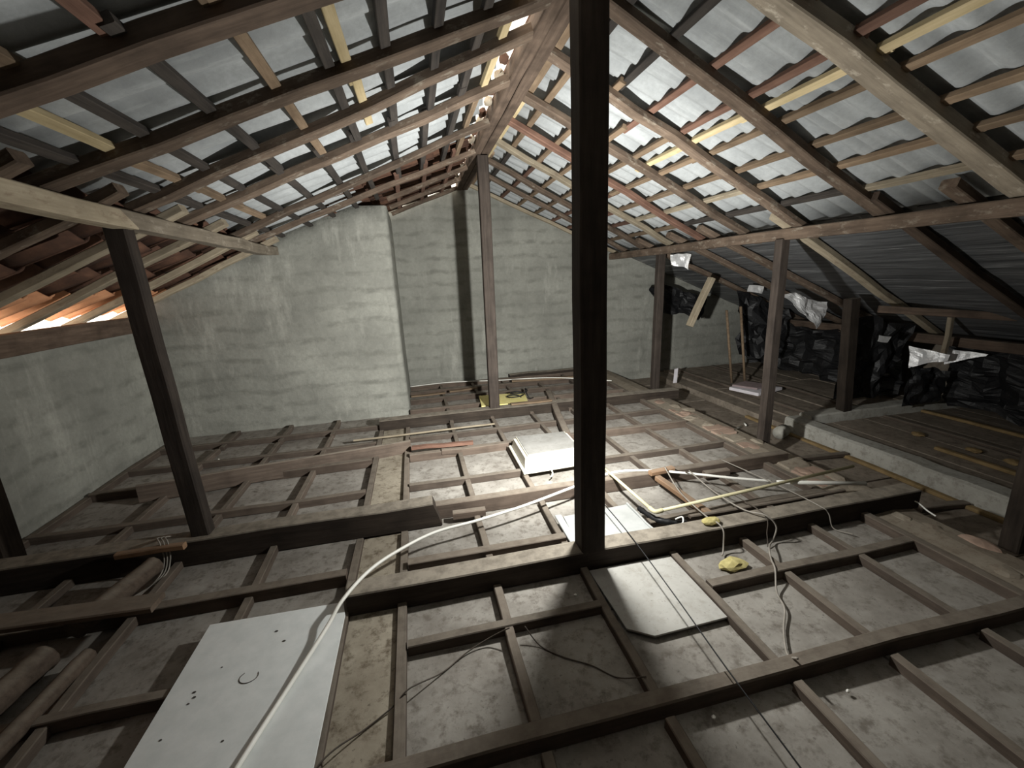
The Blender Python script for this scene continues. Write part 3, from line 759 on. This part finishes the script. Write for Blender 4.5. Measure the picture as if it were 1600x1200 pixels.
tag(lump('yellow_foam', (1.56, 1.76, .02), (.075, .05, .022), 'foam', None, 8, 2, .5), 'crumbled yellow foam on the boards in front of the tie beam', 'foam')
tag(tube('grey_wire', [(1.72, 2.7, .16), (1.62, 2.35, .145), (1.60, 2.05, .14), (1.60, 1.945, .155), (1.605, 1.90, .13), (1.60, 1.885, .06), (1.58, 1.86, .02), (1.55, 1.83, .03)], .0045, 'wire'), 'grey wire looping over the tie beam beside the yellow foam', 'wire')
tag(tube('grey_wire', [(1.86, 2.6, .15), (1.84, 2.3, .14), (1.86, 2.05, .14), (1.91, 1.93, .16), (1.955, 1.89, .10), (1.93, 1.88, .02), (1.83, 1.80, .05), (1.75, 1.70, .055), (1.70, 1.62, .06), (1.62, 1.52, .02), (1.57, 1.42, .02), (1.47, 1.32, .015), (1.37, 1.20, .03), (1.33, 1.12, .10)], .0048, 'wire'), 'pale wire hanging over the tie beam and snaking across the boards', 'wire')
tag(tube('thin_wire', [(1.83, 2.62, .145), (1.93, 2.2, .14), (1.925, 1.95, .145), (1.90, 1.895, .06), (1.87, 1.85, .01)], .003, 'cord'), 'thin dark wire hanging next to the pale wire', 'wire')
tag(tube('thin_wire', [(2.25, 2.75, .12), (2.30, 2.3, .135), (2.33, 1.97, .135), (2.36, 1.92, .10), (2.38, 1.89, .01), (2.42, 1.80, .02)], .0035, 'wire'), 'thin wire draped over the right part of the tie beam', 'wire')
tag(tube('taut_wire', [(1.085, 2.75, .13), (1.08, 2.40, .137), (1.075, 2.0, .138), (1.05, 1.5, .128), (1.035, 1.14, .105), (1.02, .7, .09), (.99, .2, .08)], .003, 'black', n=6, sides=6), 'thin black wire stretched over the tie beam and the grey panel', 'wire')
tag(tube('brown_string', [(.28, 1.60, .07), (.19, 1.61, .03), (.08, 1.58, .008), (-.03, 1.51, .006), (-.16, 1.43, .05), (-.22, 1.39, .03), (-.32, 1.33, .024), (-.44, 1.24, .05), (-.55, 1.10, .03)], .003, 'cord'), 'brown cord crossing the mouldy plank in the foreground', 'cord')
tag(tube('brown_string', [(.35, 1.60, .06), (.40, 1.53, .008), (.48, 1.45, .006), (.58, 1.38, .006), (.66, 1.30, .006), (.75, 1.24, .05)], .0028, 'cord'), 'faint brown cord on the board below the grey panel', 'cord')
tag(tube('white_cable', [(-.18, 6.44, .07), (.4, 6.36, .10), (1.1, 6.20, .10), (1.9, 5.95, .12), (2.66, 5.60, .08)], .007, 'pvc'), 'thin white cable along the foot of the back wall', 'cable')
tag(beam('pale_lath', (-.72, 4.33, .075), (.72, 4.36, .07), .022, .018, 'pale', seg=5, jit=.003), 'thin pale lath lying before the far tie beam', 'lath')
tag(beam('orange_board', (-.16, 5.82, .08), (.30, 5.86, .08), .07, .02, 'bat_brown', seg=2), 'orange brown board offcut left in the recess', 'board')
tag(beam('orange_board', (.36, 5.90, .08), (.76, 5.95, .08), .07, .02, 'bat_brown', seg=2), 'orange brown board offcut beside the post shadow in the recess', 'board')
tag(beam('orange_board', (1.00, 4.80, .131), (1.50, 4.80, .131), .07, .02, 'bat_brown', seg=3), 'light brown offcut lying on the far tie beam', 'board')
tag(beam('long_offcut', (1.30, 6.10, .09), (2.60, 5.98, .09), .07, .03, 'bat_brown', seg=3), 'long brown offcut at the foot of the back wall', 'board')
tag(beam('dark_offcut', (1.35, 6.52, .05), (2.62, 6.50, .07), .1, .10, 'dark', seg=4, jit=.012), 'dark dusty timber against the foot of the back wall', 'timber')

# left foreground: logs, board, wire bundle
tag(tube('round_log', [(-1.56, 2.52, .115), (-1.63, 2.25, .11), (-1.675, 2.09, .105)], .05, 'log', jit=.05, sides=10, r1=.052), 'round log pole leaning against the left tie beam', 'log')
tag(tube('round_log', [(-1.715, 1.98, .075), (-1.76, 1.75, .07), (-1.84, 1.20, .07)], .056, 'log', jit=.05, sides=10), 'thick round log in the lower left corner', 'log')
tag(tube('round_log', [(-1.55, 1.96, .06), (-1.57, 1.7, .06), (-1.62, 1.1, .06)], .034, 'log', jit=.06, sides=9), 'thinner stick beside the thick log at the lower left', 'log')
tag(beam('grey_board', (-2.55, 2.165, .175), (-1.34, 2.12, .15), .115, .03, 'log', seg=4, jit=.003), 'grey board lying across the logs at the left edge', 'board')
tag(beam('short_stick', (-1.78, 2.60, .165), (-1.42, 2.575, .175), .04, .035, 'orangewood', seg=3), 'short brown stick on the left tie beam by the wire bundle', 'stick')
wn = empty('wire_bundle', (-1.55, 2.5, .1), 'loops of pale wire hanging on the left tie beam', 'wire')
for q in range(3):
    tube('loop', [(-1.60+.02*q, 2.72, .17), (-1.58+.02*q, 2.63, .215), (-1.55+.02*q, 2.59, .20), (-1.54+.015*q, 2.57, .10), (-1.55+.012*q, 2.50, .04), (-1.60-.02*q, 2.36, .02), (-1.68, 2.28, .03)], .004, 'wire', wn)

# small debris
random.seed(5)
for i, (x, y, lab) in enumerate(((.66, 1.78, 'white plaster crumb on the strip left of the grey panel'), (1.47, 1.02, 'white plaster crumb in the lower right foreground'), (.92, 1.06, 'tiny white crumb just before the nearest joist'), (2.28, 1.56, 'white crumb on the boards at the right'), (-1.98, 4.42, 'white crumb beside the left wall'))):
    tag(lump('plaster_crumb', (x, y, .012), (.009, .007, .006), 'pvc', None, i, 1), lab, 'crumb', 'plaster crumbs')
tag(tube('pale_wire', [(3.02, 2.0, .03), (3.06, 1.93, .06), (3.07, 1.86, .03), (3.05, 1.80, .03)], .005, 'pvc'), 'short pink white wire stub at the end of the tie beam', 'wire')

# right aisle things
st = empty('styrofoam_sheet', (4.42, 4.86, -.09), 'white foam sheet under a dusty pink board in the side aisle', 'foam')
frustum('foam', [(4.14, 5.02), (4.26, 4.62), (4.76, 4.76), (4.50, 5.16)], [(4.14, 5.02), (4.26, 4.62), (4.76, 4.76), (4.50, 5.16)], -.062, -.022, 'styro', st, .004)
frustum('board', [(4.20, 5.04), (4.36, 4.76), (4.66, 4.86), (4.50, 5.15)], [(4.20, 5.04), (4.36, 4.76), (4.66, 4.86), (4.50, 5.15)], -.020, .004, 'pinkpaper', st, .004)
for i, (a, b_, lab) in enumerate((((4.58, 5.24, -.06), (4.42, 5.26, 1.05), 'thin brown prop stick behind the right post'), ((4.44, 5.34, -.06), (4.28, 5.36, 1.0), 'second thin brown prop stick, left of the first'))):
    tag(tube('prop_stick', [a, b_], .018, 'bat_brown', curve=False, sides=7), lab, 'stick')
tag(beam('hanging_plank', (3.86, 5.16, 1.46), (3.59, 5.2, .84), .06, .10, 'pale', seg=3, up=(0, 1, 0)), 'pale plank end hanging down from the right roof', 'plank')
def crumple(name, pts4, n, amp, mat, label, cat, seed, t=.004, group=None):
    P = [Vector(p) for p in pts4]; c = sum(P, Vector())/4
    nrm = (P[1]-P[0]).cross(P[3]-P[0]).normalized()
    vs_, fs = [], []
    for s in (0, 1):
        for i in range(n+1):
            for j in range(n+1):
                u, v = i/n, j/n
                p = P[0]*(1-u)*(1-v)+P[1]*u*(1-v)+P[2]*u*v+P[3]*(1-u)*v
                e = 1 if 0 < i < n and 0 < j < n else .8
                d = amp*e*(mnoise.noise(p*6+Vector((seed*7.7, 0, 0)))+.6*mnoise.noise(p*15+Vector((seed*3.3, 2, 0))))
                sh = Vector((mnoise.noise(p*5+Vector((seed, 9, 0))), 0, mnoise.noise(p*5+Vector((seed, 0, 9)))))*amp*.9
                vs_.append(p-c+nrm*(d+(t if s else 0))+sh)
    K = (n+1)**2
    for i in range(n):
        for j in range(n):
            a = i*(n+1)+j; q = (a, a+1, a+n+2, a+n+1); fs.append(q); fs.append(tuple(K+v for v in reversed(q)))
    rim = [i*(n+1) for i in range(n+1)]+[n*(n+1)+j for j in range(1, n+1)]+[i*(n+1)+n for i in range(n-1, -1, -1)]+[j for j in range(n-1, 0, -1)]
    for a, b_ in zip(rim, rim[1:]+rim[:1]): fs.append((a, K+a, K+b_, b_))
    me = mesh(name, vs_, fs)
    bm = bmesh.new(); bm.from_mesh(me); bmesh.ops.recalc_face_normals(bm, faces=bm.faces); bm.to_mesh(me); bm.free()
    return tag(link(name, me, mat, None, Matrix.Translation(c)), label, cat, group)
crumple('foil_scrap', [(3.26, 5.18, 1.78), (3.50, 5.10, 1.77), (3.50, 5.14, 1.58), (3.32, 5.22, 1.66)], 9, .05, 'foil', 'crumpled silver foil hanging at the purlin by the farthest post', 'foil', 1)
crumple('foil_scrap', [(4.30, 4.98, 1.36), (4.50, 4.95, 1.33), (4.50, 4.98, 1.24), (4.30, 5.01, 1.26)], 6, .03, 'foil', 'small silver foil scrap left of the right post top', 'foil', 2)
crumple('foil_scrap', [(4.12, 4.28, 1.27), (4.80, 4.30, 1.15), (4.68, 4.24, .84), (4.44, 4.24, .98)], 12, .05, 'foil', 'ribbed grey foil flap drooping right of the right post', 'foil', 3)
crumple('foil_scrap', [(5.22, 3.62, .68), (5.28, 3.28, .63), (5.26, 3.28, .57), (5.20, 3.58, .43)], 9, .03, 'foil', 'bright torn foil scrap in the black corner', 'foil', 4)
crumple('foil_scrap', [(5.42, 3.43, .66), (5.52, 3.12, .63), (5.51, 3.13, .61), (5.42, 3.40, .50)], 8, .022, 'foil', 'pointed bright foil shard at the far right', 'foil', 5)
crumple('foil_scrap', [(4.74, 3.60, .82), (4.92, 3.60, .80), (4.90, 3.62, .74), (4.76, 3.62, .76)], 5, .02, 'foil', 'tiny foil glint above the black post', 'foil', 6)
crumple('black_tarp', [(4.62, 3.80, 1.05), (5.45, 3.76, .84), (5.15, 3.84, .05), (4.60, 3.88, .02)], 14, .08, 'tarp', 'black plastic sheet hanging beside the black post', 'tarp', 7)
crumple('black_tarp', [(5.08, 3.46, .44), (5.52, 3.40, .42), (5.50, 3.46, .05), (5.12, 3.52, .04)], 14, .08, 'tarp', 'black plastic sheet hanging below the bright foil shards', 'tarp', 8)
crumple('black_tarp', [(3.62, 6.3, 1.40), (4.55, 6.2, 1.15), (4.45, 6.2, .78), (3.8, 6.3, 1.02)], 12, .10, 'tarp', 'dark torn plastic hanging against the back wall', 'tarp', 9)
crumple('black_tarp', [(4.55, 5.5, 1.29), (5.38, 5.42, .93), (5.34, 5.42, .22), (4.65, 5.5, .32)], 12, .10, 'tarp', 'black plastic bundle hanging behind the right post', 'tarp', 10)
crumple('paper_scrap', [(3.66, 5.6, .16), (3.72, 5.6, .17), (3.71, 5.6, -.05), (3.65, 5.6, -.05)], 3, .01, 'styro', 'small upright white paper scrap by the back wall', 'paper', 11)
crumple('paper_scrap', [(3.26, 4.62, -.185), (3.40, 4.58, -.185), (3.38, 4.50, -.185), (3.25, 4.54, -.185)], 3, .015, 'styro', 'small white paper scrap on the low boards', 'paper', 12)
for i, (a, b_, lab) in enumerate((((3.30, 3.92, -.185), (3.52, 4.02, -.185), 'thin bright sliver on the low boards'), ((3.58, 4.02, -.18), (3.62, 4.10, -.18), 'tiny bright sliver right of the longer one'), ((3.42, 3.55, -.18), (3.50, 3.60, -.18), 'short bright sliver beside the right post foot'))):
    tag(tube('foil_sliver', [a, b_], .010, 'pvc', curve=False, sides=6), lab, 'foil')
tag(tube('pipe_stub', [(3.62, 3.60, -.13), (3.74, 3.66, -.13)], .065, 'concrete', curve=False, sides=12), 'short round pipe stub behind the right post foot', 'pipe')
tag(beam('hanging_lath', (5.30, 3.35, 1.0), (5.32, 3.36, .62), .04, .05, 'pale', seg=2, up=(1, 0, 0)), 'short pale lath hanging under the black underlay', 'lath')
tag(beam('cross_brace', (4.55, 3.50, 1.12), (5.30, 2.85, 1.04), .05, .07, 'rafter_dark', seg=3), 'brown brace under the black underlay at the right', 'brace')
crumple('black_tarp', [(5.66, 1.2, .66), (5.66, 3.55, .66), (5.72, 3.5, -.02), (5.74, 1.2, -.02)], 22, .09, 'tarp', 'long black plastic sheet hanging from the low purlin at the far right', 'tarp', 13)
crumple('black_tarp', [(5.60, 3.95, .70), (5.50, 6.45, .70), (5.60, 6.4, -.02), (5.70, 3.95, -.02)], 22, .10, 'tarp', 'black plastic sheet hanging from the low purlin in the far corner', 'tarp', 14)
